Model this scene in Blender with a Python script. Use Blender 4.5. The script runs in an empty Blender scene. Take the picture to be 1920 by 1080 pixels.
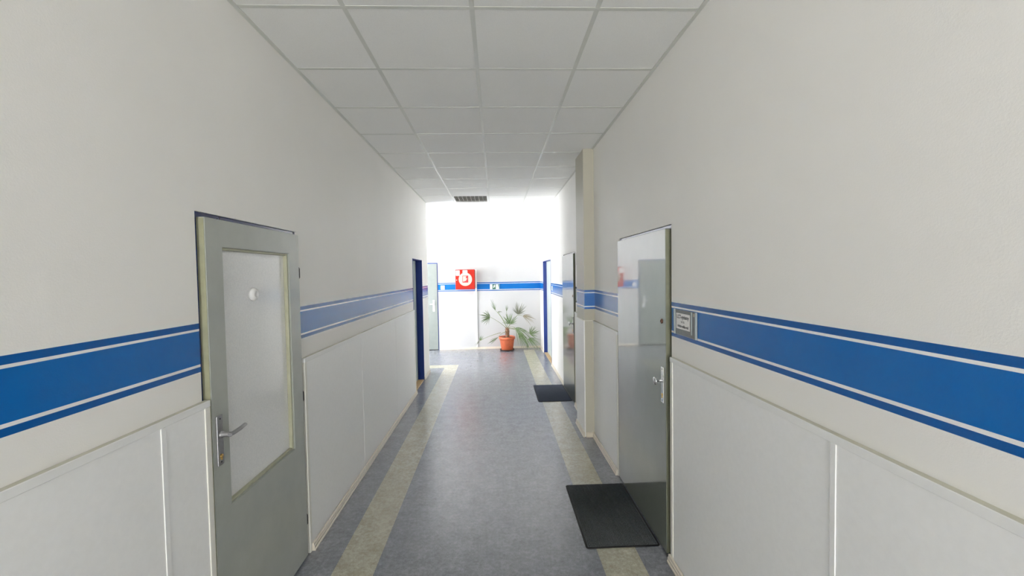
import bpy, bmesh, math, random
from mathutils import Vector, Matrix
random.seed(7)
S = bpy.context.scene
COL = S.collection

# ------------------------------------------------------------------ camera
cam_d = bpy.data.cameras.new('camera')
cam = bpy.data.objects.new('camera', cam_d)
COL.objects.link(cam)
YAW, PITCH, ROLL = .0381, .033, -.0163
fw = Vector((math.sin(YAW)*math.cos(PITCH), math.cos(YAW)*math.cos(PITCH), -math.sin(PITCH)))
rt = Vector((math.cos(YAW), -math.sin(YAW), 0))
up = rt.cross(fw)
r2 = rt*math.cos(ROLL) + up*math.sin(ROLL)
u2 = up*math.cos(ROLL) - rt*math.sin(ROLL)
M = Matrix(((r2.x, u2.x, -fw.x), (r2.y, u2.y, -fw.y), (r2.z, u2.z, -fw.z))).to_4x4()
M.translation = (0, 0, 1.777)
cam.matrix_world = M
cam_d.sensor_width = 36
cam_d.lens = 794.06/1920*36
cam_d.clip_start = .02
S.camera = cam

# ------------------------------------------------------------------ sky, light, exposure
SKY_SIDE, SKY_BACK, UPLIGHT = 19.0, 20.0, 1.7   # UPLIGHT: sky below the horizon brightened to lift the ceiling
w = bpy.data.worlds.new('overcast_sky')
S.world = w
w.use_nodes = True
wn, wl = w.node_tree.nodes, w.node_tree.links
wn.clear()
wo = wn.new('ShaderNodeOutputWorld'); wb = wn.new('ShaderNodeBackground')
tc = wn.new('ShaderNodeTexCoord'); sx = wn.new('ShaderNodeSeparateXYZ')
mr = wn.new('ShaderNodeMapRange'); mr.inputs['From Min'].default_value = -.9; mr.inputs['From Max'].default_value = -.5
rp = wn.new('ShaderNodeMix'); rp.data_type = 'RGBA'
rp.inputs['A'].default_value = (SKY_BACK, SKY_BACK*.985, SKY_BACK*.95, 1)
rp.inputs['B'].default_value = (SKY_SIDE*.97, SKY_SIDE*.985, SKY_SIDE*1.02, 1)
wl.new(tc.outputs['Generated'], sx.inputs[0]); wl.new(sx.outputs['Y'], mr.inputs['Value'])
wl.new(mr.outputs[0], rp.inputs['Factor']); wl.new(rp.outputs['Result'], wb.inputs['Color'])
mg = wn.new('ShaderNodeMapRange'); mg.inputs['From Min'].default_value = -.12; mg.inputs['From Max'].default_value = .06
mg.inputs['To Min'].default_value = UPLIGHT; mg.inputs['To Max'].default_value = 1.0
wl.new(sx.outputs['Z'], mg.inputs['Value']); wl.new(mg.outputs[0], wb.inputs['Strength'])
wl.new(wb.outputs[0], wo.inputs['Surface'])

def portal(name, loc, rot, sx_, sy_):
    d = bpy.data.lights.new(name, 'AREA'); d.shape = 'RECTANGLE'; d.size = sx_; d.size_y = sy_
    d.cycles.is_portal = True
    o = bpy.data.objects.new(name, d); COL.objects.link(o); o.location = loc; o.rotation_euler = rot
    return o

XL, XR, YE, HC = -1.244, 1.060, 10.09, 3.094
YB = -8.0            # back wall
XH = -3.9            # far side of the side hall
YC = 7.80            # corner where the side hall opens
WT = .16             # wall thickness
# windows: (a0, a1, z0, z1)
W1 = (7.95, 9.75, .15, 2.55)
W2 = (-3.0, -2.3, 1.0, 2.60)       # unseen window added in the left wall as sideways fill light
W3 = (-1.10, .92, .25, 2.90)       # unseen window added in the back wall, sized to light the corridor
portal('sky_portal_hall', (XH-WT*.6, (W1[0]+W1[1])/2, (W1[2]+W1[3])/2), (0, -math.pi/2, 0), W1[3]-W1[2], W1[1]-W1[0])
portal('sky_portal_corridor', (XL-WT*.6, (W2[0]+W2[1])/2, (W2[2]+W2[3])/2), (0, -math.pi/2, 0), W2[3]-W2[2], W2[1]-W2[0])

portal('sky_portal_back', ((W3[0]+W3[1])/2, YB-WT*.6, (W3[2]+W3[3])/2), (math.pi/2, 0, 0), W3[1]-W3[0], W3[3]-W3[2])

S.view_settings.view_transform = 'Standard'
S.view_settings.look = 'None'
S.view_settings.gamma = 1
S.view_settings.use_curve_mapping = False
S.view_settings.exposure = 0.17
S.cycles.use_denoising = True
S.cycles.max_bounces = 16
S.cycles.diffuse_bounces = 10
S.cycles.glossy_bounces = 6
S.cycles.sample_clamp_indirect = 8

# ------------------------------------------------------------------ materials
def lin(r, g, b):
    f = lambda c: (c/255/12.92) if c/255 <= .04045 else ((c/255+.055)/1.055)**2.4
    return (f(r), f(g), f(b), 1)

class Mat:
    def __init__(s, name, color=(.8, .8, .8, 1), rough=.5, metal=0., spec=.5, coat=0., coat_r=.05, coat_ior=1.5):
        s.m = bpy.data.materials.new(name); s.m.use_nodes = True
        s.n, s.l = s.m.node_tree.nodes, s.m.node_tree.links
        s.b = s.n['Principled BSDF']
        i = s.b.inputs
        i['Base Color'].default_value = color; i['Roughness'].default_value = rough; i['Metallic'].default_value = metal
        i['Specular IOR Level'].default_value = spec; i['Coat Weight'].default_value = coat
        i['Coat Roughness'].default_value = coat_r; i['Coat IOR'].default_value = coat_ior
    def coord(s):
        t = s.n.new('ShaderNodeTexCoord'); return t.outputs['Object']
    def noise(s, scale, detail=4, rough=.6, vec=None, dim='3D'):
        t = s.n.new('ShaderNodeTexNoise'); t.inputs['Scale'].default_value = scale
        t.inputs['Detail'].default_value = detail; t.inputs['Roughness'].default_value = rough
        s.l.new(vec or s.coord(), t.inputs['Vector']); return t.outputs['Fac']
    def ramp(s, fac, stops):
        t = s.n.new('ShaderNodeValToRGB'); e = t.color_ramp.elements
        e[0].position, e[0].color = stops[0]; e[1].position, e[1].color = stops[-1]
        for p_, c in stops[1:-1]:
            k = e.new(p_); k.color = c
        s.l.new(fac, t.inputs['Fac']); return t.outputs['Color']
    def math(s, op, a, b=None):
        t = s.n.new('ShaderNodeMath'); t.operation = op
        for k, v in ((0, a), (1, b)):
            if v is None: continue
            if hasattr(v, 'default_value') or hasattr(v, 'is_linked'): s.l.new(v, t.inputs[k])
            else: t.inputs[k].default_value = v
        return t.outputs[0]
    def mix(s, fac, a, b, mode='MIX'):
        t = s.n.new('ShaderNodeMix'); t.data_type = 'RGBA'; t.blend_type = mode
        for k, v in (('Factor', fac), ('A', a), ('B', b)):
            if hasattr(v, 'is_linked'): s.l.new(v, t.inputs[k])
            else: t.inputs[k].default_value = v
        return t.outputs['Result']
    def base(s, c): s.l.new(c, s.b.inputs['Base Color']); return s
    def bump(s, h, strength=.2, dist=.002, coat=False):
        t = s.n.new('ShaderNodeBump'); t.inputs['Strength'].default_value = strength; t.inputs['Distance'].default_value = dist
        s.l.new(h, t.inputs['Height']); s.l.new(t.outputs[0], s.b.inputs['Normal'])
        if coat: s.l.new(t.outputs[0], s.b.inputs['Coat Normal'])
        return s

def speckled(name, c, amp=.05, scale=60, **k):
    m = Mat(name, c, **k)
    a = tuple(x*(1-amp) for x in c[:3])+(1,); b = tuple(min(1, x*(1+amp)) for x in c[:3])+(1,)
    m.base(m.ramp(m.noise(scale), [(.35, a), (.65, b)]))
    return m

WALL = (.90, .885, .85, 1)
BLUE = (.0, .135, .46, 1)
BLUE_D = (.0, .095, .36, 1)
STRIPE = (.92, .92, .92, 1)
# painted wall: white latex paint with the blue band and its two white lines at band height
def wall_paint(name, WALL, rough, spec, band_rough, band_spec):
    wall_m = Mat(name, WALL, rough=rough, spec=spec)
    sep = wall_m.n.new('ShaderNodeSeparateXYZ'); wall_m.l.new(wall_m.coord(), sep.inputs[0]); zz = sep.outputs['Z']
    zr = wall_m.n.new('ShaderNodeMapRange'); zr.inputs['From Min'].default_value = 1.3; zr.inputs['From Max'].default_value = 1.7
    wall_m.l.new(zz, zr.inputs['Value'])
    stops = [(0, WALL), (1.386, BLUE_D), (1.408, STRIPE), (1.419, BLUE), (1.559, STRIPE), (1.5685, BLUE_D), (1.592, WALL)]
    cr = wall_m.n.new('ShaderNodeValToRGB'); cr.color_ramp.interpolation = 'CONSTANT'
    e = cr.color_ramp.elements
    e[0].position = 0; e[0].color = WALL; e[1].position = (1.592-1.3)/.4; e[1].color = WALL
    for z_, c_ in stops[1:-1]:
        k = e.new((z_-1.3)/.4); k.color = c_
    wall_m.l.new(zr.outputs[0], cr.inputs['Fac'])
    soft = wall_m.ramp(wall_m.noise(1.3, 3), [(.3, (.97, .97, .97, 1)), (.7, (1, 1, 1, 1))])
    wall_m.base(wall_m.mix(1., cr.outputs['Color'], soft, 'MULTIPLY'))
    inb = wall_m.math('MULTIPLY', wall_m.math('GREATER_THAN', zz, 1.386), wall_m.math('LESS_THAN', zz, 1.592))   # the band is gloss paint
    wall_m.l.new(wall_m.math('ADD', rough, wall_m.math('MULTIPLY', inb, band_rough-rough)), wall_m.b.inputs['Roughness'])
    wall_m.l.new(wall_m.math('ADD', spec, wall_m.math('MULTIPLY', inb, band_spec-spec)), wall_m.b.inputs['Specular IOR Level'])
    wall_m.bump(wall_m.noise(190, 3, .65), .3, .0015)
    return wall_m.m
M_wall = wall_paint('wall_paint', WALL, .5, .3, .18, .6)
M_wall_end = wall_paint('greyed_matt_wall_paint', (.58, .58, .58, 1), .7, .2, .6, .25)  # wall white greyed down to offset the strong light at the end
M_wall_pil = wall_paint('dimmed_cream_wall_paint', (.50, .48, .40, 1), .4, .3, .25, .35)  # cream darkened so the pilaster looks shaded despite the back window
m = Mat('ceiling_tile', (.70, .70, .685, 1), rough=.75, spec=.3)
m.base(m.ramp(m.noise(420, 2), [(.30, (.82, .82, .80, 1)), (.5, (.89, .89, .87, 1))]))
m.bump(m.noise(300, 3), .15, .001); M_tile = m.m
M_grid = speckled('grid_enamel', (.66, .67, .63, 1), .02, 20, rough=.3).m

# linoleum: blue grey marbled sheet with inlaid beige border stripes
fl = Mat('linoleum', rough=.27, spec=1.0, coat=.35, coat_r=.25)
co = fl.coord()
n1 = fl.noise(9, 6, .7, co); n2 = fl.noise(38, 5, .7, co); n3 = fl.noise(150, 2, .5, co)
nn = fl.math('ADD', fl.math('MULTIPLY', n1, .35), fl.math('ADD', fl.math('MULTIPLY', n2, .45), fl.math('MULTIPLY', n3, .2)))
bluegrey = fl.ramp(nn, [(.36, (.125, .134, .158, 1)), (.5, (.205, .215, .245, 1)), (.64, (.32, .33, .36, 1))])
beige = fl.ramp(nn, [(.36, (.28, .255, .180, 1)), (.5, (.425, .405, .310, 1)), (.64, (.60, .58, .47, 1))])
sp = fl.n.new('ShaderNodeSeparateXYZ'); fl.l.new(co, sp.inputs[0])
def band(v, a, b): return fl.math('MULTIPLY', fl.math('GREATER_THAN', v, a), fl.math('LESS_THAN', v, b))
st_r = fl.math('MULTIPLY', band(sp.outputs['X'], .617, .868), fl.math('LESS_THAN', sp.outputs['Y'], 9.84))
st_l = fl.math('MULTIPLY', band(sp.outputs['X'], -1.012, -.760), fl.math('LESS_THAN', sp.outputs['Y'], 8.36))
st_h = fl.math('MULTIPLY', fl.math('LESS_THAN', sp.outputs['X'], -.760), band(sp.outputs['Y'], 8.10, 8.36))
mask = fl.math('MAXIMUM', st_r, fl.math('MAXIMUM', st_l, st_h))
fl.base(fl.mix(mask, bluegrey, beige))
fl.bump(n3, .06, .001); M_floor = fl.m

M_panel = speckled('panel_laminate', (.90, .90, .89, 1), .012, 40, rough=.38).m
M_pilp = speckled('dimmed_cream_laminate', (.50, .48, .40, 1), .012, 40, rough=.4).m  # near foot panel given the pilaster's darkened, shaded cream
M_trim = speckled('cream_pvc_trim', (.82, .805, .74, 1), .015, 30, rough=.35).m
M_rail = speckled('white_pvc_rail', (.86, .862, .85, 1), .01, 30, rough=.35).m
M_cap = speckled('cream_pvc_cap', (.56, .55, .46, 1), .03, 25, rough=.4).m
M_skirt = speckled('beige_pvc_skirting', (.70, .64, .54, 1), .04, 18, rough=.38).m
M_dark = Mat('leak_strip_black', (.01, .01, .011, 1), rough=.7).m

def paint(name, c, coat, wav, rough=.35, spec=.5, coat_ior=1.6, cr=.03):
    q = Mat(name, c, rough=rough, spec=spec, coat=coat, coat_r=cr, coat_ior=coat_ior)
    a = tuple(x*.93 for x in c[:3])+(1,); b = tuple(x*1.05 for x in c[:3])+(1,)
    q.base(q.ramp(q.noise(5, 3), [(.3, a), (.7, b)]))
    q.bump(q.noise(45, 2, .5), wav, .0006, coat=True)
    return q.m
GG = (.165, .180, .155, 1)
M_leaf = paint('grey_green_gloss_enamel', GG, 1., .09, rough=.3, spec=.5, coat_ior=1.5, cr=.03)
M_leaf_satin = paint('grey_green_satin_enamel', (.40, .42, .385, 1), .3, .05, rough=.35, coat_ior=1.5, cr=.15)
M_leaf_pale = paint('pale_grey_green_enamel', (.48, .54, .51, 1), .2, .05, rough=.4, cr=.2)
M_edge = speckled('olive_leaf_edge', (.33, .33, .22, 1), .06, 20, rough=.45).m
M_edge_d = speckled('dark_olive_leaf_edge', (.20, .205, .14, 1), .06, 20, rough=.45).m
M_bead = speckled('olive_glazing_bead', (.40, .40, .29, 1), .06, 20, rough=.4).m
M_frame = speckled('navy_frame_enamel', (.008, .040, .26, 1), .05, 15, rough=.35).m
M_frame_n = speckled('dark_navy_frame_enamel', (.006, .022, .13, 1), .05, 15, rough=.2, coat=.8).m
M_frame_d = speckled('navy_jamb_enamel', (.004, .028, .19, 1), .05, 15, rough=.5, spec=.3).m
M_thresh = speckled('beech_threshold', (.55, .38, .20, 1), .15, 14, rough=.45).m
m = Mat('frosted_glass', (.7, .7, .7, 1), rough=.3, spec=.6, coat=1., coat_r=.12)
m.base(m.ramp(m.noise(130, 2), [(.35, (.80, .805, .80, 1)), (.65, (.87, .87, .86, 1))]))
m.bump(m.noise(220, 2), .12, .0006); M_frost = m.m
M_alu = speckled('brushed_aluminium', (.36, .36, .37, 1), .06, 90, rough=.38, metal=.8).m
M_chrome = speckled('polished_metal', (.75, .75, .76, 1), .02, 60, rough=.18, metal=1.).m
M_brass = speckled('worn_brass', (.55, .36, .12, 1), .1, 60, rough=.35, metal=.8).m
M_steel_d = speckled('dark_hinge_steel', (.06, .06, .065, 1), .1, 60, rough=.45, metal=.5).m
M_white = speckled('white_plastic', (.84, .84, .83, 1), .01, 30, rough=.35).m
M_offwhite = speckled('cream_sticker', (.52, .47, .39, 1), .02, 40, rough=.5).m
M_red = speckled('red_enamel', (.42, .020, .010, 1), .05, 12, rough=.6, spec=.2).m
M_red_sign = speckled('red_sign_print', (.68, .02, .025, 1), .03, 30, rough=.45).m
M_green = speckled('green_sign_print', (.006, .10, .055, 1), .05, 40, rough=.4).m
M_palegreen = speckled('pale_sign_face', (.30, .45, .41, 1), .03, 40, rough=.4).m
M_sign = speckled('grey_sign_aluminium', (.22, .23, .23, 1), .05, 60, rough=.42, metal=.3).m
M_sign_ed = speckled('light_sign_profile', (.42, .48, .48, 1), .03, 60, rough=.35, metal=.2).m
M_paper = speckled('white_paper', (.90, .89, .87, 1), .01, 30, rough=.7).m
M_ink = speckled('grey_ink', (.10, .10, .11, 1), .05, 60, rough=.7).m
M_peep = speckled('brown_peephole', (.16, .075, .05, 1), .1, 90, rough=.3, metal=.4).m
M_terra = speckled('terracotta_pot', (.62, .145, .060, 1), .08, 16, rough=.5).m
M_saucer = speckled('dark_saucer', (.045, .02, .014, 1), .1, 16, rough=.5).m
M_soil = speckled('potting_soil', (.035, .022, .014, 1), .4, 60, rough=.95).m
m = Mat('palm_trunk_fibre', (.25, .14, .08, 1), rough=.85)
m.base(m.ramp(m.noise(70, 4), [(.3, (.12, .055, .03, 1)), (.7, (.42, .25, .15, 1))])); M_trunk = m.m
M_petiole = speckled('palm_petiole', (.22, .27, .10, 1), .2, 40, rough=.5).m
M_fr_dark = speckled('dark_palm_leaf', (.075, .120, .035, 1), .25, 30, rough=.45).m
M_fr_mid = speckled('green_palm_leaf', (.130, .205, .072, 1), .25, 30, rough=.45).m
M_fr_grey = speckled('grey_green_palm_leaf', (.17, .185, .115, 1), .25, 30, rough=.5).m
M_fr_dry = speckled('drying_palm_leaf', (.29, .25, .16, 1), .25, 30, rough=.6).m
# ribbed doormat
m = Mat('ribbed_mat_carpet', (.03, .033, .038, 1), rough=.95, spec=.15)
m.base(m.ramp(m.noise(160, 3), [(.3, (.030, .034, .036, 1)), (.7, (.11, .118, .122, 1))]))
m.bump(m.noise(240, 2), .6, .003); M_mat = m.m
m = Mat('blue_sheen_mat_carpet', rough=.95, spec=.15)  # mat carpet with the blue floor-level reflection put into its colour
m.base(m.ramp(m.noise(160, 3), [(.3, (.045, .056, .085, 1)), (.7, (.13, .15, .20, 1))]))
m.bump(m.noise(240, 2), .6, .003); M_mat_sheen = m.m
M_rubber = speckled('mat_rubber_edge', (.012, .012, .013, 1), .1, 40, rough=.7).m
m = Mat('window_glass'); m.n.remove(m.b)
tr = m.n.new('ShaderNodeBsdfTransparent'); gl = m.n.new('ShaderNodeBsdfGlossy'); gl.inputs['Roughness'].default_value = .02
ms = m.n.new('ShaderNodeMixShader'); ms.inputs[0].default_value = .06
m.l.new(tr.outputs[0], ms.inputs[1]); m.l.new(gl.outputs[0], ms.inputs[2])
m.l.new(ms.outputs[0], m.n['Material Output'].inputs['Surface']); M_pane = m.m

# ------------------------------------------------------------------ mesh helpers
def mapL(u, z, n): return (XL+n, u, z)          # left wall: u along the corridor, n out of the wall
def mapR(u, z, n): return (XR-n, u, z)
def mapE(u, z, n): return (u, YE-n, z)          # end wall: u across
def mapB(u, z, n): return (u, YB+n, z)
def mapH(u, z, n): return (XH+n, u, z)
def mapC(u, z, n): return (u, z, HC-n)          # ceiling: u across, z along, n downwards
def mapW(u, z, n): return (u, z, n)             # world x, y, z

class MB:
    def __init__(s, mp=mapW): s.bm = bmesh.new(); s.mp = mp; s.mats = []
    def mi(s, m):
        if m is None: return 0
        if m not in s.mats: s.mats.append(m)
        return s.mats.index(m)
    def box(s, a0, a1, b0, b1, c0, c1, bevel=0, seg=2, mat=None):
        t = bmesh.new()
        vs = [t.verts.new(s.mp(a, b, c)) for a in (a0, a1) for b in (b0, b1) for c in (c0, c1)]
        for f in ((0, 1, 3, 2), (4, 6, 7, 5), (0, 4, 5, 1), (2, 3, 7, 6), (0, 2, 6, 4), (1, 5, 7, 3)):
            t.faces.new([vs[i] for i in f])
        bmesh.ops.recalc_face_normals(t, faces=t.faces)
        if bevel: bmesh.ops.bevel(t, geom=list(t.edges), offset=bevel, segments=seg, affect='EDGES', profile=.5)
        return s.join(t, mat)
    def join(s, t, mat=None):
        k = s.mi(mat); off = {}
        for v in t.verts: off[v] = s.bm.verts.new(v.co)
        for f in t.faces:
            try:
                nf = s.bm.faces.new([off[v] for v in f.verts]); nf.material_index = k; nf.smooth = f.smooth
            except ValueError: pass
        t.free(); return s
    def poly(s, pts, n0, n1, mat=None, bevel=0):
        """pts: outline in (u, z), pulled from n0 to n1."""
        t = bmesh.new()
        lo = [t.verts.new(s.mp(u, z, n0)) for u, z in pts]; hi = [t.verts.new(s.mp(u, z, n1)) for u, z in pts]
        t.faces.new(lo); t.faces.new(hi)
        k = len(pts)
        for i in range(k): t.faces.new([lo[i], lo[(i+1) % k], hi[(i+1) % k], hi[i]])
        bmesh.ops.recalc_face_normals(t, faces=t.faces)
        if bevel: bmesh.ops.bevel(t, geom=list(t.edges), offset=bevel, segments=2, affect='EDGES')
        return s.join(t, mat)
    def disc(s, u, z, r, n0, n1, k=32, mat=None, bevel=0, rz=None):
        return s.poly([(u+r*math.cos(2*math.pi*i/k), z+(rz or r)*math.sin(2*math.pi*i/k)) for i in range(k)], n0, n1, mat, bevel)
    def lathe(s, u, z, prof, k=32, mat=None):
        """prof: (radius, n) pairs turned about the n axis through (u, z)."""
        t = bmesh.new(); rings = []
        for r, n in prof:
            if r < 1e-6: rings.append([t.verts.new(s.mp(u, z, n))])
            else: rings.append([t.verts.new(s.mp(u+r*math.cos(2*math.pi*i/k), z+r*math.sin(2*math.pi*i/k), n)) for i in range(k)])
        for A, B in zip(rings, rings[1:]):
            for i in range(k):
                j = (i+1) % k
                if len(A) == 1 and len(B) == 1: continue
                if len(A) == 1: f = [A[0], B[i], B[j]]
                elif len(B) == 1: f = [A[i], A[j], B[0]]
                else: f = [A[i], A[j], B[j], B[i]]
                t.faces.new(f).smooth = True
        for R_ in (rings[0], rings[-1]):
            if len(R_) > 1: t.faces.new(R_)
        bmesh.ops.recalc_face_normals(t, faces=t.faces)
        return s.join(t, mat)
    def tube(s, pts, rad, k=10, mat=None, flat=1.):
        """world-space tube through pts (mapped); rad number or list."""
        P = [Vector(s.mp(*p)) for p in pts]; t = bmesh.new(); rings = []
        for i, p in enumerate(P):
            d = (P[min(i+1, len(P)-1)]-P[max(i-1, 0)]).normalized()
            a = d.cross(Vector((0, 0, 1)))
            if a.length < 1e-3: a = d.cross(Vector((0, 1, 0)))
            a.normalize(); b = d.cross(a)
            r = rad[i] if isinstance(rad, (list, tuple)) else rad
            rings.append([t.verts.new(p+a*r*math.cos(2*math.pi*j/k)+b*r*flat*math.sin(2*math.pi*j/k)) for j in range(k)])
        for A, B in zip(rings, rings[1:]):
            for j in range(k): t.faces.new([A[j], A[(j+1) % k], B[(j+1) % k], B[j]]).smooth = True
        t.faces.new(rings[0]); t.faces.new(rings[-1])
        bmesh.ops.recalc_face_normals(t, faces=t.faces)
        return s.join(t, mat)
    def build(s, name, mat=None, parent=None, origin=True, smooth=False):
        if mat is not None and not s.mats: s.mats = [mat]
        me = bpy.data.meshes.new(name); s.bm.to_mesh(me); s.bm.free()
        for x in s.mats: me.materials.append(x)
        o = bpy.data.objects.new(name, me); COL.objects.link(o)
        if origin and len(me.vertices):
            lo = Vector([min(v.co[i] for v in me.vertices) for i in range(3)]); hi = Vector([max(v.co[i] for v in me.vertices) for i in range(3)])
            c = Vector(((lo.x+hi.x)/2, (lo.y+hi.y)/2, lo.z))
            me.transform(Matrix.Translation(-c)); o.location = c
        if parent: set_parent(o, parent)
        return o

def world_loc(o):
    p = Vector(o.location)
    while o.parent: o = o.parent; p += o.location
    return p
def set_parent(o, parent):
    o.location = Vector(o.location)-world_loc(parent); o.parent = parent
def tag(o, label, cat, group=None, kind=None):
    o['label'] = label; o['category'] = cat
    if group: o['group'] = group
    if kind: o['kind'] = kind
    return o
def thing(name, label, cat, loc, group=None, kind=None):
    o = bpy.data.objects.new(name, None); o.empty_display_size = .1; COL.objects.link(o); o.location = loc
    return tag(o, label, cat, group, kind)
def slab(mb, a0, a1, b0, b1, n0, n1, holes=()):
    """a rectangular slab (a by b) between n0 and n1 with rectangular holes (a0, a1, b0, b1) in it."""
    A = sorted({a0, a1, *[h[0] for h in holes], *[h[1] for h in holes]}); B = sorted({b0, b1, *[h[2] for h in holes], *[h[3] for h in holes]})
    A = [x for x in A if a0 <= x <= a1]; B = [x for x in B if b0 <= x <= b1]
    solid = lambda i, j: 0 <= i < len(A)-1 and 0 <= j < len(B)-1 and not any(h[0] <= (A[i]+A[i+1])/2 <= h[1] and h[2] <= (B[j]+B[j+1])/2 <= h[3] for h in holes)
    V = {}
    def v(i, j, n):
        if (i, j, n) not in V: V[(i, j, n)] = mb.bm.verts.new(mb.mp(A[i], B[j], n))
        return V[(i, j, n)]
    for i in range(len(A)-1):
        for j in range(len(B)-1):
            if not solid(i, j): continue
            for n in (n0, n1): mb.bm.faces.new([v(i, j, n), v(i+1, j, n), v(i+1, j+1, n), v(i, j+1, n)])
            for (di, dj, p, q) in ((-1, 0, (i, j), (i, j+1)), (1, 0, (i+1, j), (i+1, j+1)), (0, -1, (i, j), (i+1, j)), (0, 1, (i, j+1), (i+1, j+1))):
                if not solid(i+di, j+dj): mb.bm.faces.new([v(*p, n0), v(*q, n0), v(*q, n1), v(*p, n1)])
    bmesh.ops.recalc_face_normals(mb.bm, faces=mb.bm.faces)
    return mb

# ------------------------------------------------------------------ the shell
D1 = (1.815, 2.715, 0, 2.062)     # glazed door, left
D2 = (2.518, 3.60, 0, 2.062)      # glossy door, right
D3 = (6.41, 7.21, 0, 2.035)       # recessed navy door, left
D4 = (5.60, 6.60, 0, 2.062)       # second flush door, right
D5 = (8.10, 9.42, 0, 2.05)        # recessed navy door, right far end
D6 = (-2.31, -1.37, 0, 2.07)      # pale door in the end wall

tag(slab(MB(), XH-WT, XR+WT, YB-WT, YE+WT, -.10, 0).build('floor', M_floor, origin=False),
    'blue grey marbled linoleum floor with two beige border stripes', 'floor', kind='structure')
GX, GY, T = -.0945, 2.1425, .625
LIT = (GX-T+.012, GX-.012, GY+8*T+.012, GY+9*T-.012)
ceil = tag(slab(MB(mapC), XH-WT, XR+WT, YB-WT, YE+WT, -.12, 0, [LIT]).build('ceiling', M_tile, origin=False),
    'suspended ceiling of white mineral fibre tiles over the corridor', 'ceiling', kind='structure')
g = MB(mapC)
k0, k1 = -16, 12
for i in range(-6, 3):
    x = GX+i*T
    if XH < x < XR:
        g.box(x-.012, x+.012, (YB if x > XL else YC), YE, -.001, .0016, mat=M_grid)
for k in range(k0, k1+1):
    y = GY+k*T
    if YB < y < YE: g.box((XL if y < YC else XH), XR, y-.012, y+.012, -.001, .0012, mat=M_grid)
g.build('ceiling_grid', M_grid, ceil)
g = MB(); g.box(XL, XL+.022, YB, YC, HC-.005, HC); g.box(XR-.022, XR, YB, YE, HC-.005, HC); g.box(XH, XR, YE-.022, YE, HC-.0045, HC)
g.box(XH, XL, YC, YC+.022, HC-.0045, HC)
g.build('edge_angle', M_grid, ceil)

wl_ = slab(MB(mapL), YB-WT, YC, 0, HC, -WT, 0, [D1, D3, W2]).build('wall_left', M_wall, origin=False)
tag(wl_, 'white painted left corridor wall with a blue band at shoulder height', 'wall', kind='structure')
wr_ = slab(MB(mapR), YB-WT, YE+WT, 0, HC, -WT, 0, [D2, D4, D5]).build('wall_right', M_wall, origin=False)
tag(wr_, 'white painted right corridor wall with a blue band and name plates', 'wall', kind='structure')
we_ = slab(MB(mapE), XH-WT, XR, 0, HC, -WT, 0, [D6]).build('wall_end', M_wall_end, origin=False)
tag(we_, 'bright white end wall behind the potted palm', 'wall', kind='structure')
wb_ = slab(MB(mapB), XL, XR, 0, HC, -WT, 0, [W3]).build('wall_back', M_wall, origin=False)
tag(wb_, 'white wall with an added window closing the near end of the corridor', 'wall', kind='structure')
wh_ = slab(MB(mapH), YC-WT, YE, 0, HC, -WT, 0, [W1]).build('wall_hall_side', M_wall, origin=False)
tag(wh_, 'white window wall of the side hall', 'wall', kind='structure')
wn_ = MB().box(XH, XL-WT, YC-WT, YC, 0, HC).build('wall_hall_near', M_wall, origin=False)
tag(wn_, 'white near wall of the side hall round the corner', 'wall', kind='structure')
PIL = (4.51, 4.93, .112)          # pilaster: y0, y1, projection
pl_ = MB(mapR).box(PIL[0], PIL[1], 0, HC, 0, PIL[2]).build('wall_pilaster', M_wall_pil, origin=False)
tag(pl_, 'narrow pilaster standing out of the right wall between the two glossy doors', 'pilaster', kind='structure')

def window(n, mp, W, label):
    a0, a1, z0, z1 = W
    r = thing('window_%d' % n, label, 'window', mp((a0+a1)/2, z0, -.08), kind='structure')
    f = MB(mp); t = .06
    f.box(a0, a1, z0, z0+t, -.11, -.05, .004); f.box(a0, a1, z1-t, z1, -.11, -.05, .004)
    f.box(a0, a0+t, z0+t, z1-t, -.11, -.05, .004); f.box(a1-t, a1, z0+t, z1-t, -.11, -.05, .004)
    c = (a0+a1)/2; f.box(c-.035, c+.035, z0+t, z1-t, -.11, -.05, .004)
    f.build('window_frame', M_white, r)
    for p, q in ((a0+t, c-.035), (c+.035, a1-t)):
        MB(mp).box(p, q, z0+t, z1-t, -.083, -.079).build('pane', M_pane, r)
    MB(mp).box(a0-.03, a1+.03, z0-.03, z0, -.05, .12, .005).build('window_sill', M_white, r)
window(1, mapH, W1, 'tall two-pane window of the side hall')
window(2, mapL, W2, 'unseen window added for fill light in the left wall behind the viewpoint')
window(3, mapB, W3, 'tall unseen window added for fill light in the wall closing the near end of the corridor')

# ------------------------------------------------------------------ doors
def ring(mb, D, t, n0, n1, mat=None, bottom=False):
    a0, a1, z0, z1 = D
    mb.box(a0, a0+t, z0, z1, n0, n1, mat=mat); mb.box(a1-t, a1, z0, z1, n0, n1, mat=mat); mb.box(a0+t, a1-t, z1-t, z1, n0, n1, mat=mat)

def leak_strip(mp, parent, D):
    MB(mp).box(D[0]+.0275, D[1]-.0275, 0, .0105, -WT+.003, -.004, .001).build('threshold', M_dark, parent)  # dark strip added under the leaf to stop daylight leaking in
def hinge(mp, parent, u, z0, z1, n):
    h = MB(mp); h.tube([(u, z0, n), (u, z1, n)], .007, 10); h.tube([(u, z0-.006, n), (u, z0, n)], .004, 8); h.tube([(u, z1, n), (u, z1+.006, n)], .004, 8)
    h.build('hinge', M_steel_d, parent)

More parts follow.
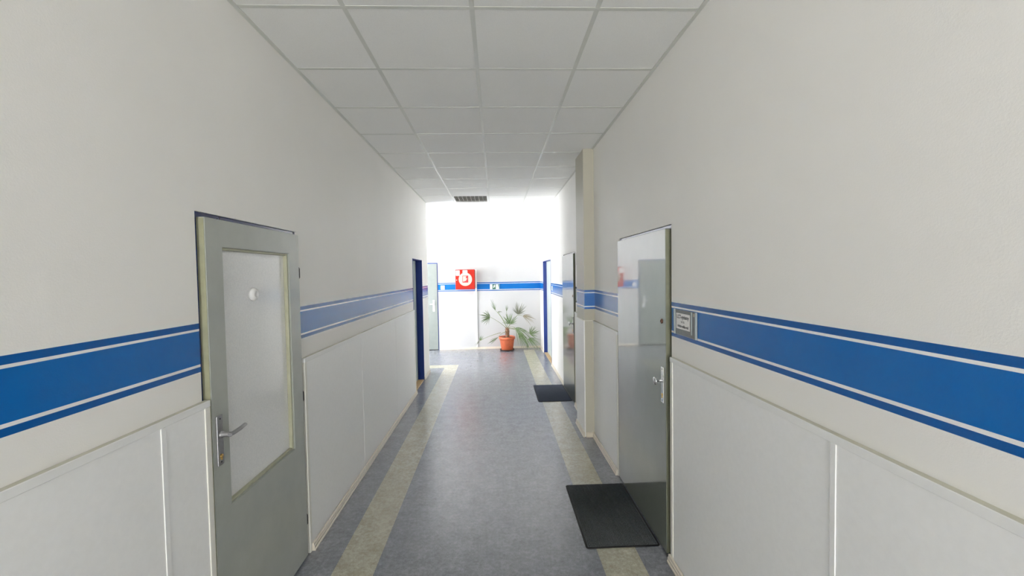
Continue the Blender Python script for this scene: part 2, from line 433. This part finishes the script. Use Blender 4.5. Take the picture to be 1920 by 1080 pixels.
def escutcheon(mp, parent, u, z0, z1, w, n, mat):
    e = MB(mp); e.box(u-w/2, u+w/2, z0, z1, n, n+.008, .003); 
    o = e.build('handle_plate', mat, parent)
    for zz_ in (z0+.015, z1-.015):
        MB(mp).lathe(u, zz_, [(0, n+.0095), (.003, n+.0095), (.004, n+.008)], 12).build('screw', M_steel_d, o)
    return o

# glazed door, left -------------------------------------------------
r = thing('door_1', 'grey green glazed door in the left wall with a large frosted pane', 'door', mapL(2.265, 0, 0), kind='structure')
f = MB(mapL); ring(f, D1, .026, -WT+.002, -.012); ring(f, (D1[0]+.026, D1[1]-.026, 0, D1[3]-.026), .03, -WT+.002, -.03)
f.build('door_frame', M_frame_n, r)
u0, u1, z0, z1 = 1.840, 2.690, .012, 2.040
g0, g1, h0, h1 = 1.955, 2.563, .748, 1.918
lf = slab(MB(mapL), u0, u1, z0, z1, -.026, .021, [(g0, g1, h0, h1)])
bmesh.ops.bevel(lf.bm, geom=[e_ for e_ in lf.bm.edges if len(e_.link_faces) == 2 and e_.calc_face_angle() > .5], offset=.003, segments=2, affect='EDGES')
leaf = lf.build('door_leaf', M_leaf_satin, r)
MB(mapL).box(u0-.0006, u0, z0+.004, z1-.004, -.022, .0185).build('leaf_edge', M_edge, leaf)
MB(mapL).box(g0, g1, h0, h1, -.012, -.007).build('frosted_pane', M_frost, r)
b = MB(mapL); t = .012
b.box(g0, g0+t, h0, h1, -.007, .012, .002); b.box(g1-t, g1, h0, h1, -.007, .014, .002)
b.box(g0+t, g1-t, h0, h0+t, -.007, .012, .002); b.box(g0+t, g1-t, h1-t, h1, -.007, .012, .002)
b.build('glazing_bead', M_bead, r)
leak_strip(mapL, r, D1)
hp = escutcheon(mapL, r, 1.880, .960, 1.180, .040, .021, M_alu)
h = MB(mapL)
h.lathe(1.880, 1.096, [(.015, .029), (.015, .036), (.011, .038), (.0105, .075)], 20)
h.build('lever_neck', M_alu, hp)
h = MB(mapL); h.tube([(1.868, 1.098, .076), (1.895, 1.098, .078), (1.94, 1.1, .078), (1.985, 1.103, .074)], [.010, .0105, .0105, .0095], 12, flat=.8)
h.build('lever', M_alu, hp)
h = MB(mapL); h.lathe(1.880, 1.001, [(.0, .034), (.008, .034), (.0095, .029)], 18); h.box(1.877, 1.883, .985, 1.0, .028, .0335)
h.build('lock_cylinder', M_brass, hp)
for za, zb in ((1.775, 1.835), (1.0, 1.055), (.205, .262)): hinge(mapL, r, 2.704, za, zb, .012)
tag(MB(mapL).lathe(2.226, 1.694, [(.034, -.007), (.034, .002), (.031, .008), (.022, .013), (.014, .015), (.013, .011), (.006, .010), (.0, .011)], 32)
    .build('door_hook', M_white), 'small round white suction hook on the frosted pane of the left door', 'hook')

# glossy doors, right ----------------------------------------------
def glossy_door(n, D, label, knob_u, mirror_seen=True):
    r = thing('door_%d' % n, label, 'door', mapR((D[0]+D[1])/2, 0, 0), kind='structure')
    f = MB(mapR); ring(f, D, .026, -WT+.002, -.012); ring(f, (D[0]+.026, D[1]-.026, 0, D[3]-.026), .03, -WT+.002, -.03)
    f.build('door_frame', M_frame_n, r)
    a0, a1 = D[0]+.040, D[1]-.024
    leaf = MB(mapR).box(a0, a1, .012, 2.040, -.026, .021, .003).build('door_leaf', M_leaf, r)
    MB(mapR).box(a0-.0006, a0, .016, 2.036, -.022, .0185).build('leaf_edge', M_edge_d, leaf)
    ku = a0+.040
    leak_strip(mapR, r, D)
    hp = escutcheon(mapR, r, ku, .955, 1.180, .038, .021, M_chrome)
    MB(mapR).lathe(ku, 1.095, [(.012, .029), (.012, .034), (.009, .036), (.009, .060), (.014, .064), (.024, .068), (.026, .074), (.022, .081), (.0, .084)], 28).build('knob', M_chrome, hp)
    h = MB(mapR); h.lathe(ku, 1.006, [(0, .032), (.007, .032), (.0085, .029)], 16); h.box(ku-.003, ku+.003, .985, 1.005, .028, .0315)
    h.build('lock_cylinder', M_brass, hp)
    MB(mapR).lathe(a0+.060, 1.466, [(.016, .021), (.015, .025), (.009, .027), (.007, .024), (0, .0245)], 24).build('peephole', M_peep, r)
    for za, zb in ((1.775, 1.835), (1.0, 1.055), (.205, .262)): hinge(mapR, r, a1+.006, za, zb, .010)
    return r
glossy_door(2, D2, 'glossy grey green door with peephole in the right wall beside the large mat', 0)
glossy_door(3, D4, 'glossy grey green door in the right wall beyond the pilaster', 0)

# recessed doors ----------------------------------------------------
def recessed(n, mp, D, depth, label, leaf_m, lever_u, jamb_m):
    r = thing('door_%d' % n, label, 'door', mp((D[0]+D[1])/2, 0, 0), kind='structure')
    f = MB(mp); a0, a1, z0, z1 = D; t = .012
    f.box(a0, a0+t, 0, z1, -WT+.002, .004); f.box(a1-t, a1, 0, z1, -WT+.002, .004); f.box(a0+t, a1-t, z1-t, z1, -WT+.002, .004)
    f.build('door_frame', jamb_m, r)
    MB(mp).box(a0+t+.002, a1-t-.002, .014, z1-t-.002, -depth-.04, -depth, .002).build('door_leaf', leaf_m, r)
    MB(mp).box(a0+t, a1-t, 0, .012, -WT+.002, -.002, .003).build('threshold', M_thresh, r)
    hp = escutcheon(mp, r, lever_u, .95, 1.17, .036, -depth, M_alu)
    h = MB(mp); h.lathe(lever_u, 1.09, [(.012, -depth+.008), (.010, -depth+.014), (.009, -depth+.045)], 14)
    sgn = 1 if lever_u < (a0+a1)/2 else -1
    h.tube([(lever_u-.008*sgn, 1.09, -depth+.046), (lever_u+.11*sgn, 1.092, -depth+.046)], .009, 10)
    h.build('lever', M_alu, hp)
    return r
recessed(4, mapL, D3, .10, 'deep set door in navy jambs in the left wall near the corner', M_leaf_pale, D3[0]+.10, M_frame_d)
recessed(5, mapR, D5, .075, 'pale door in bright blue jambs at the far end of the right wall', M_leaf_pale, D5[0]+.10, M_frame)

# pale door in the end wall ------------------------------------------
r = thing('door_6', 'pale grey green door in the end wall at the corridor corner', 'door', mapE(-1.84, 0, 0), kind='structure')
f = MB(mapE); ring(f, D6, .02, -WT+.002, .002); ring(f, (D6[0]+.02, D6[1]-.02, 0, D6[3]-.02), .03, -WT+.002, -.03); f.build('door_frame', M_frame, r)
M_leaf_matt = speckled('grey_green_matt_enamel', (.24, .265, .25, 1), .03, 8, rough=.6, spec=.25).m
MB(mapE).box(D6[0]+.018, D6[1]-.016, .012, D6[3]-.02, -.026, .016, .003).build('door_leaf', M_leaf_matt, r)
leak_strip(mapE, r, D6)
hp = escutcheon(mapE, r, -1.475, .92, 1.19, .045, .016, M_white)
h = MB(mapE); h.lathe(-1.475, 1.09, [(.014, .024), (.012, .03), (.010, .065)], 14); h.tube([(-1.466, 1.09, .065), (-1.555, 1.092, .066)], .010, 10)
h.build('lever', M_white, hp)

# ------------------------------------------------------------------ wainscot panelling
ZP = 1.263
def wainscot(n, mp, a0, a1, joints, label, ends=(True, True), gap_joints=False, z_lo=.0):
    r = thing('trim_%d' % n, label, 'wall panelling', mp((a0+a1)/2, 0, 0), kind='structure')
    js = [a0]+list(joints)+[a1]
    for p, q in zip(js, js[1:]):
        p_, q_ = p+(.0015 if p != a0 else 0), q-(.0015 if q != a1 else 0)
        MB(mp).box(p_, q_, .0, ZP-.004, .001, .018, .0012, 1).build('panel', M_panel, r)
    c = MB(mp)
    prof = [(.0, ZP-.003), (.0, ZP), (.022, ZP), (.0235, ZP-.0015), (.0235, ZP-.026), (.022, ZP-.0275), (.018, ZP-.0275), (.018, ZP-.003)]
    t = bmesh.new()
    A = [t.verts.new(mp(a0, z, n_)) for n_, z in prof]; B = [t.verts.new(mp(a1, z, n_)) for n_, z in prof]
    for i in range(len(prof)): t.faces.new([A[i], A[(i+1) % len(prof)], B[(i+1) % len(prof)], B[i]]).smooth = False
    t.faces.new(A); t.faces.new(B); bmesh.ops.recalc_face_normals(t, faces=t.faces); c.join(t, M_rail)
    tr_ = c.build('top_rail', None, r)
    MB(mp).box(a0+.001, a1-.001, ZP, ZP+.0006, .001, .0205).build('rail_cap', M_cap, tr_)
    for j in joints:
        s_ = MB(mp)
        if gap_joints: s_.box(j-.0075, j+.0075, .04, ZP-.0285, .010, .0195, .0006, 1)
        else: s_.box(j-.011, j+.011, .04, ZP-.0285, .010, .0215, .0012, 2)
        s_.build('joint_strip', M_rail, r)
    for use, a, q in ((ends[0], a0, a0+.030), (ends[1], a1-.030, a1)):
        if use: MB(mp).box(a-.001 if a == a0 else a, q if a == a0 else q+.001, .0, ZP-.0278, .0008, .0225, .002, 2).build('edge_strip', M_trim, r)
    return r
wainscot(1, mapL, YB, 1.830, [-2.171, -.921, .329, 1.579], 'white wainscot panelling on the left wall before the glazed door', (False, True))
wainscot(2, mapL, 2.722, 6.385, [3.885, 5.183], 'white wainscot panelling on the left wall beyond the glazed door', (True, True), True)
wainscot(3, mapR, YB, 2.492, [-2.49, -1.24, .01, 1.262], 'white wainscot panelling on the right wall before the glossy door', (False, True))
wainscot(4, mapR, 3.605, 4.505, [], 'white wainscot panelling between the glossy door and the pilaster', (True, False))
wainscot(5, mapR, 4.936, 5.575, [5.30], 'short white wainscot panelling just beyond the pilaster', (False, True), True)
mapPS = lambda u, z, n: (XR-PIL[2]-n, u, z)            # pilaster, corridor side
mapPF = lambda u, z, n: (u, PIL[0]-n, z)               # pilaster, near face
r = thing('trim_6', 'white panelling wrapped round the foot of the pilaster', 'wall panelling', (XR-PIL[2]/2, 4.72, 0), kind='structure')
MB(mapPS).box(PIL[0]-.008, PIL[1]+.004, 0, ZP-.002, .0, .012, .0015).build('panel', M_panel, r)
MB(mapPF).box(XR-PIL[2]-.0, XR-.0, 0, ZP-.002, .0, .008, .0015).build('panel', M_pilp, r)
MB(mapPS).box(PIL[0]-.010, PIL[1]+.006, ZP-.002, ZP+.002, -.004, .014, .001).build('top_rail', M_trim, r)
MB(mapPF).box(XR-PIL[2]+.004, XR-.024, ZP-.002, ZP+.002, .0, .010, .001).build('top_rail', M_trim, r)

# skirting: a PVC strip with a grooved, stepped profile
def skirting(name, mp, a0, a1, n0, label):
    prof = [(0, 0), (.020, 0), (.021, .010), (.016, .014), (.016, .030), (.012, .034), (.012, .046), (.008, .050), (0, .050)]
    t = bmesh.new()
    A = [t.verts.new(mp(a0, z, n0+n_)) for n_, z in prof]; B = [t.verts.new(mp(a1, z, n0+n_)) for n_, z in prof]
    for i in range(len(prof)): t.faces.new([A[i], A[(i+1) % len(prof)], B[(i+1) % len(prof)], B[i]])
    t.faces.new(A); t.faces.new(B); bmesh.ops.recalc_face_normals(t, faces=t.faces)
    return tag(MB().join(t).build(name, M_skirt), label, 'skirting board', kind='structure')
skirting('baseboard_left', mapL, YB, 1.815, .0226, 'beige skirting under the left panelling before the glazed door')
skirting('baseboard_left_middle', mapL, 2.745, 6.375, .0226, 'beige skirting under the left panelling beyond the glazed door')
skirting('baseboard_left_corner', mapL, 7.225, YC, .0, 'beige skirting between the navy jambs and the hall corner')
skirting('baseboard_right', mapR, YB, 2.500, .0226, 'beige skirting under the right panelling before the glossy door')
skirting('baseboard_right_niche', mapR, 3.615, 4.485, .0226, 'beige skirting between the glossy door and the pilaster')
skirting('baseboard_pilaster', mapPS, PIL[0]-.02, PIL[1]+.004, .012, 'beige skirting along the corridor side of the pilaster')
skirting('baseboard_pilaster_near', mapPF, XR-PIL[2]+.002, XR-.024, .008, 'beige skirting block on the near face of the pilaster')
skirting('baseboard_right_middle', mapR, 4.94, 5.57, .0226, 'beige skirting between the pilaster and the second glossy door')
skirting('baseboard_right_far', mapR, 6.62, 8.08, .0, 'beige skirting between the second glossy door and the blue jambs')
skirting('baseboard_right_end', mapR, 9.44, YE, .0, 'beige skirting between the blue jambs and the end wall')
skirting('baseboard_end', mapE, -1.35, XR-.021, .0, 'beige skirting along the foot of the end wall')

# ------------------------------------------------------------------ ceiling light (off)
lx0, lx1, ly0, ly1 = LIT
r = thing('ceiling_light', 'unlit square louvre light set into the ceiling grid before the end wall', 'ceiling light', ((lx0+lx1)/2, (ly0+ly1)/2, HC))
f = MB(mapC); t = .022
f.box(lx0, lx1, ly0, ly0+t*.7, -.02, .003, .001); f.box(lx0, lx1, ly1-t*.7, ly1, -.02, .003, .001); f.box(lx0, lx0+t, ly0+t*.7, ly1-t*.7, -.02, .003, .001); f.box(lx1-t, lx1, ly0+t*.7, ly1-t*.7, -.02, .003, .001)
f.build('light_frame', M_white, r)
M_louv = speckled('matt_louvre_aluminium', (.28, .275, .25, 1), .1, 30, rough=.45, metal=.5).m
f = MB(mapC); f.box(lx0+.004, lx1-.004, ly0+.004, ly1-.004, -.095, -.088)
for a, b_, c_, d_ in ((lx0+.004, lx0+.012, ly0+.004, ly1-.004), (lx1-.012, lx1-.004, ly0+.004, ly1-.004), (lx0+.012, lx1-.012, ly0+.004, ly0+.012), (lx0+.012, lx1-.012, ly1-.012, ly1-.004)):
    f.box(a, b_, c_, d_, -.088, -.021)
f.build('housing', M_louv, r)
for k in range(4):
    y = ly0+.085+k*(ly1-ly0-.17)/3
    MB().tube([(lx0+.03, y, HC+.062), (lx1-.03, y, HC+.062)], .008, 12).build('tube_lamp', M_white, r)
f = MB(mapC)
for k in range(1, 8):
    x = lx0+t+(lx1-lx0-2*t)*k/8; f.box(x-.004, x+.004, ly0+t, ly1-t, -.045, -.002)
for k in range(0, 4):
    y = ly0+t+(ly1-ly0-2*t)*(k+.0)/4+.006; f.box(lx0+t, lx1-t, y-.006, y+.006, -.045, -.0025)
f.build('louvre', M_louv, r)

# ------------------------------------------------------------------ fire hose cabinet
CY = YE-9.87                       # front of the cabinet off the wall
c0, c1, q0, q1 = -.934, -.490, 1.440, 1.898
r = thing('fire_hose_cabinet', 'red square fire hose cabinet with a round white sign on the end wall', 'fire hose cabinet', mapE((c0+c1)/2, q0, 0))
MB(mapE).box(c0+.004, c1-.004, q0+.004, q1-.004, .0, CY-.022, .004).build('cabinet_body', M_red, r)
door = MB(mapE).box(c0, c1, q0, q1, CY-.021, CY, .006).build('cabinet_door', M_red, r)
pts = [(-.705+.155*math.cos(a), 1.672+.155*math.sin(a)) for a in [2*math.pi*i/48 for i in range(48)]]
MB(mapE).poly(pts, CY, CY+.0012).build('sign_disc', M_offwhite, door)
MB(mapE).box(-.764, -.655, 1.795, 1.882, CY+.0012, CY+.0018).build('sticker', M_white, door)
MB(mapE).box(-.922, -.834, 1.757, 1.880, CY, CY+.0012).build('sticker', M_white, door)
sq = MB(mapE).box(-.772, -.638, 1.596, 1.758, CY+.0012, CY+.0018).build('sign_square', M_red_sign, door)
icon = MB(mapE)
icon.poly([(-.760, 1.620), (-.728, 1.618), (-.728, 1.632), (-.690, 1.636), (-.682, 1.668), (-.660, 1.676), (-.660, 1.690), (-.692, 1.694), (-.688, 1.735), (-.676, 1.745), (-.760, 1.745)], CY+.0018, CY+.0022, M_offwhite)
icon.build('hose_symbol', M_offwhite, door)
h = MB(mapE); h.lathe(c0+.03, 1.655, [(.011, CY), (.011, CY+.004), (.0, CY+.005)], 16)
h.build('cabinet_lock', M_chrome, door)
# conduit
r = thing('cable_trunking', 'white vertical cable trunking beside the red cabinet down to the floor', 'cable trunking', mapE(-.470, 0, 0))
MB(mapE).box(-.486, -.452, .0505, 1.895, 0, .022, .002).build('trunking_base', M_white, r)
MB(mapE).box(-.488, -.450, .0505, 1.895, .0222, .027, .002).build('trunking_cover', M_white, r)

# ------------------------------------------------------------------ exit sign, switches
r = thing('exit_sign', 'small green and white emergency exit sign on the blue band of the end wall', 'exit sign', mapE(-.028, 1.418, 0))
MB(mapE).box(-.141, .085, 1.420, 1.545, .0, .022, .003).build('sign_body', M_palegreen, r)
MB(mapE).box(-.139, -.084, 1.424, 1.541, .0222, .0235).build('arrow_field', M_white, r)
MB(mapE).box(-.082, -.004, 1.428, 1.538, .0222, .0235).build('green_field', M_green, r)
MB(mapE).box(.004, .060, 1.428, 1.536, .0222, .0232).build('doorway', M_white, r)
f = MB(mapE); N0, N1 = .0236, .0242
f.disc(-.028, 1.523, .008, N0, N1, 16)
f.poly([(-.036, 1.512), (-.022, 1.512), (-.026, 1.486), (-.010, 1.470), (-.018, 1.466), (-.034, 1.480), (-.046, 1.458), (-.070, 1.462), (-.071, 1.470), (-.051, 1.470), (-.042, 1.490)], N0, N1)
f.poly([(-.038, 1.511), (-.062, 1.506), (-.071, 1.488), (-.065, 1.485), (-.057, 1.499), (-.040, 1.501)], N0, N1)
f.poly([(-.022, 1.511), (-.011, 1.490), (-.007, 1.492), (-.019, 1.515)], N0, N1)
f.build('running_figure', M_white, r)
f = MB(mapE); f.poly([(.052, 1.534), (.072, 1.534), (.072, 1.478), (.064, 1.478)], .0234, .0242); f.build('arrow_mark', M_green, r)

def switch(mp, u, z, label, s_=.084):
    r = thing('light_switch', label, 'light switch', mp(u, z-s_/2, 0))
    MB(mp).box(u-s_/2, u+s_/2, z-s_/2, z+s_/2, 0, .010, .003).build('switch_plate', M_white, r)
    MB(mp).box(u-.028, u+.028, z-.028, z+.028, .010, .0135, .002).build('rocker', M_white, r)
switch(mapE, -1.258, 1.482, 'white square light switch on the blue band beside the end door', .095)
switch(mapR, 7.90, 1.50, 'white light switch on the right wall beside the blue door jamb', .085)

# ------------------------------------------------------------------ name plates
def text_mesh(body, size, mp_fn, mat, name, parent, width=None, bold=0.):
    cu = bpy.data.curves.new(name, 'FONT'); cu.body = body; cu.size = size; cu.align_x = 'CENTER'; cu.align_y = 'CENTER'; cu.extrude = .0003; cu.offset = bold
    ob = bpy.data.objects.new(name, cu); COL.objects.link(ob)
    dg = bpy.context.evaluated_depsgraph_get(); dg.update()
    me = bpy.data.meshes.new_from_object(ob.evaluated_get(dg))
    COL.objects.unlink(ob); bpy.data.objects.remove(ob)
    if width:
        xs = [v.co.x for v in me.vertices]; k = width/(max(xs)-min(xs))
        for v in me.vertices: v.co.x *= k
    for v in me.vertices: v.co = mp_fn(*v.co)
    c = sum((v.co for v in me.vertices), Vector())/len(me.vertices)
    me.transform(Matrix.Translation(-c)); me.materials.append(mat); me.update()
    o = bpy.data.objects.new(name, me); COL.objects.link(o); o.location = c
    set_parent(o, parent); return o

r = thing('name_plate', 'grey name plate with white printed card on the blue band beside the near glossy door', 'name plate', mapR(2.324, 1.408, 0))
s0, s1, b0, b1 = 2.187, 2.461, 1.412, 1.556
MB(mapR).box(s0, s1, b0, b1, .0, .006, .0015).build('plate', M_sign, r)
MB(mapR).box(s1-.014, s1+.001, b0-.001, b1+.001, .0062, .0105, .001).build('edge_profile', M_sign_ed, r)
MB(mapR).box(s0-.001, s0+.012, b0-.001, b1+.001, .0062, .0105, .001).build('edge_profile', M_sign_ed, r)
MB(mapR).box(2.236, 2.246, b0+.018, b1-.002, .0062, .0095, .001).build('divider_strip', M_sign_ed, r)
MB(mapR).box(2.262, 2.435, 1.446, 1.536, .0062, .0074).build('paper_card', M_paper, r)
MB(mapR).box(2.206, 2.224, 1.532, 1.548, .0062, .0074).build('sticker', M_offwhite, r)
mpt = lambda zc: (lambda x, y, z: (XR-.0078-z, 2.3485-x, zc+y))
text_mesh('LCT-systemy', .030, mpt(1.516), M_ink, 'card_text', r, .150, .0006)
text_mesh('s.r.o.', .022, mpt(1.490), M_ink, 'card_text', r, .044)
text_mesh('elektronika-vol', .022, mpt(1.463), M_ink, 'card_text', r, .138, .0006)

r = thing('name_plate', 'pale blank name plate on the right wall just beyond the pilaster', 'name plate', mapR(5.41, 1.40, 0))
MB(mapR).box(5.285, 5.535, 1.404, 1.571, .0, .006, .0015).build('plate', M_white, r)
MB(mapR).box(5.52, 5.537, 1.403, 1.572, .0062, .0105, .001).build('edge_profile', M_sign_ed, r)
r = thing('room_number_plate', 'thin upright number plate beside the top of the second glossy door', 'number plate', mapR(5.47, 1.88, 0))
MB(mapR).box(5.435, 5.505, 1.88, 2.04, .0, .006, .001).build('plate', M_offwhite, r)
MB(mapR).box(5.425, 5.4345, 1.88, 2.04, .0, .009, .001).build('edge_profile', M_peep, r)

# ------------------------------------------------------------------ door mats
def doormat(x0, x1, y0, y1, ribs, label, pile):
    r = thing('door_mat', label, 'door mat', ((x0+x1)/2, (y0+y1)/2, 0), 'door mats along the right wall')
    W_, H_, rad = (x1-x0)/2, (y1-y0)/2, .018
    def rr(inset):
        out = []
        for sx_, sy_, a0 in ((1, 1, 0), (-1, 1, 90), (-1, -1, 180), (1, -1, 270)):
            for i in range(6):
                a = math.radians(a0+18*i); out.append((sx_*(W_-rad)+(rad-inset)*math.cos(a), sy_*(H_-rad)+(rad-inset)*math.sin(a)))
        return [(x+(x0+x1)/2, y+(y0+y1)/2) for x, y in out]
    MB().poly(rr(0), .0005, .005, bevel=.001).build('rubber_base', M_rubber, r)
    p = MB()
    n = ribs; a, b_ = x0+.012, x1-.012; st = (b_-a)/n
    for i in range(n):
        xa = a+i*st; t = bmesh.new()
        prof = [(xa+.04*st, .0048), (xa+.12*st, .0085), (xa+.35*st, .0105), (xa+.6*st, .0105), (xa+.85*st, .0085), (xa+.93*st, .0048)]
        A = [t.verts.new((x, y0+.012, z)) for x, z in prof]; B = [t.verts.new((x, y1-.012, z)) for x, z in prof]
        for j in range(5): t.faces.new([A[j], A[j+1], B[j+1], B[j]]).smooth = True
        t.faces.new([A[0], A[5], B[5], B[0]]); t.faces.new(A); t.faces.new(B)
        bmesh.ops.recalc_face_normals(t, faces=t.faces); p.join(t)
    p.build('ribbed_pile', pile, r)
doormat(.552, 1.036, 2.648, 3.468, 40, 'large black ribbed doormat before the near glossy door', M_mat)
doormat(.562, 1.034, 5.79, 6.66, 40, 'dark doormat tinted with a blue reflection further down the corridor beyond the pilaster', M_mat_sheen)

# ------------------------------------------------------------------ potted palm
PX, PY = .240, 9.84
palm = thing('potted_palm', 'sprawling fan palm in a terracotta pot against the end wall', 'potted plant', (PX, PY, 0))
MB().lathe(PX, PY, [(.0, .001), (.150, .001), (.168, .012), (.172, .030), (.166, .030), (.155, .014), (.0, .012)], 40).build('saucer', M_saucer, palm)
pot = MB().lathe(PX, PY, [(.0, .0125), (.125, .0125), (.134, .020), (.168, .235), (.172, .262), (.186, .266), (.190, .275), (.190, .318), (.184, .324), (.176, .320), (.170, .29), (.0, .285)], 48).build('pot', M_terra, palm)
so = MB().lathe(PX, PY, [(.168, .2855), (.150, .300), (.09, .304), (.0, .308)], 32).build('soil', M_soil, palm)
tk = MB()
tk.lathe(PX+.01, PY, [(.046, .300), (.040, .33), (.034, .38), (.036, .43), (.041, .465), (.034, .50), (.012, .53), (0, .535)], 18)
for i in range(26):
    a = i*2.4; z = .335+i*.0072; r0 = .034
    tk.tube([(PX+.01+r0*math.cos(a), PY+r0*math.sin(a), z), (PX+.01+(r0+.012)*math.cos(a), PY+(r0+.012)*math.sin(a), z+.022), (PX+.01+(r0+.020)*math.cos(a), PY+(r0+.020)*math.sin(a), z+.045)], [.009, .006, .002], 6)
tk.build('trunk', M_trunk, palm)
CROWN = Vector((PX+.01, PY, .50))

def frond(base, d, face, R, spread, n, droop, mat, start=None, lift=.10, split=.30, sag=1.):
    """a palmate leaf: n pleated, pointed fingers joined at the base, on an arching petiole."""
    rnd = random.Random(int(base[0]*1000+base[2]*777))
    P0 = Vector(base); d = Vector(d).normalized(); nrm = Vector(face); nrm = (nrm-d*nrm.dot(d)).normalized(); side = d.cross(nrm)
    t = MB(); bm = t.bm
    for i in range(n):
        f_ = (i+.5)/n-.5; a = math.radians(spread)*f_+rnd.uniform(-.03, .03)
        L = R*1.12*(1-.5*abs(2*f_)**1.8*.8)*(.82+.3*rnd.random())
        da = math.radians(spread)/n*.5; dr = droop*(.6+.9*rnd.random()); bend = rnd.uniform(-.10, .10); out = rnd.uniform(-.05, .14)
        cdir = d*math.cos(a)+side*math.sin(a); sdir = side*math.cos(a)-d*math.sin(a)
        wmax = split*L*math.tan(da)
        rows = []
        for q in (.04, .16, split, .45, .62, .78, .91, 1.):
            rr_ = q*L
            wid = rr_*math.tan(da) if q <= split else wmax*(1+.25*math.sin((q-split)/(1-split)*math.pi*.9))*(1-((q-split)/(1-split))**2.2)
            c = P0+cdir*rr_+Vector((0, 0, -1))*dr*R*q**2.3+sdir*bend*R*q**2+nrm*(out*R*q**1.5)
            fold = nrm*wid*.7
            rows.append((bm.verts.new(c-sdir*wid), bm.verts.new(c+fold), bm.verts.new(c+sdir*wid)) if q < 1 else (bm.verts.new(c),)*3)
        for A, B in zip(rows, rows[1:]):
            for x, y in ((0, 1), (1, 2)):
                vs = list(dict.fromkeys([A[x], A[y], B[y], B[x]]))
                if len(vs) > 2: bm.faces.new(vs)
    fr = t.build('frond', mat, palm)
    s_ = Vector(start) if start else CROWN
    mid = (s_+P0)/2+Vector((0, 0, lift))
    pts = [s_*(1-k)**2+mid*2*k*(1-k)+P0*k**2 for k in [j/8 for j in range(9)]]
    MB().tube([tuple(p) for p in pts], [.0055-.0003*j for j in range(9)], 8).build('petiole', M_petiole, fr)
    return fr
F = Vector((0, -1, .25))
frond((.304, 9.74, .618), (.12, -.1, 1), (0, -1, .3), .25, 165, 17, .06, M_fr_mid, lift=.0)
frond((-.144, 9.82, .784), (-1, -.1, .12), (.1, -1, .25), .235, 150, 15, .10, M_fr_dark, lift=.05)
frond((-.014, 9.88, .925), (-.42, .05, 1), (1, -.55, .4), .27, 70, 9, .05, M_fr_mid, lift=.10)
frond((.024, 9.84, .895), (.75, -.2, .25), (-.2, -.4, 1), .13, 80, 8, .35, M_fr_dark, lift=.10)
frond((.24, 9.90, .900), (.03, .1, 1), (1, -.6, 0), .165, 75, 8, .0, M_fr_mid, lift=.0)
frond((.503, 9.86, .828), (.28, .0, 1), (.25, -1, .1), .275, 135, 17, .04, M_fr_grey, lift=.05)
frond((.610, 9.84, .792), (1, -.05, -.05), (.0, -.8, .6), .265, 95, 12, .28, M_fr_dry, start=(.50, 9.85, .815), lift=.02)
frond((.430, 9.72, .540), (.85, -.3, -.30), (.2, -.5, .85), .40, 120, 16, .62, M_fr_mid, lift=.06)
frond((.500, 9.66, .440), (.55, -.3, -.75), (.5, -.8, .3), .33, 80, 10, .35, M_fr_mid, start=(.40, 9.74, .54), lift=.03)
frond((.771, 9.80, .371), (1, .0, .55), (-.1, -1, .2), .215, 140, 15, .05, M_fr_mid, lift=.10)
frond((.721, 9.76, .262), (1, -.15, -.15), (-.1, -.8, .7), .30, 100, 13, .45, M_fr_mid, lift=.16)
frond((.712, 9.74, .170), (-.12, -.1, -1), (.3, -1, .0), .150, 40, 5, .0, M_fr_dark, start=(.721, 9.76, .262), lift=.0)
frond((.040, 9.70, .335), (-.85, -.15, -.55), (-.4, -.6, .8), .255, 42, 6, .05, M_fr_dark, start=(.20, 9.80, .43), lift=.05, split=.45)
frond((-.395, 9.78, .250), (.5, -.05, 1), (.2, -1, .1), .125, 85, 9, .0, M_fr_mid, start=(.10, 9.80, .42), lift=.03)
frond((-.400, 9.76, .245), (-.7, -.05, -.75), (0, -1, .2), .150, 40, 5, .0, M_fr_grey, start=(-.35, 9.78, .26), lift=.01)
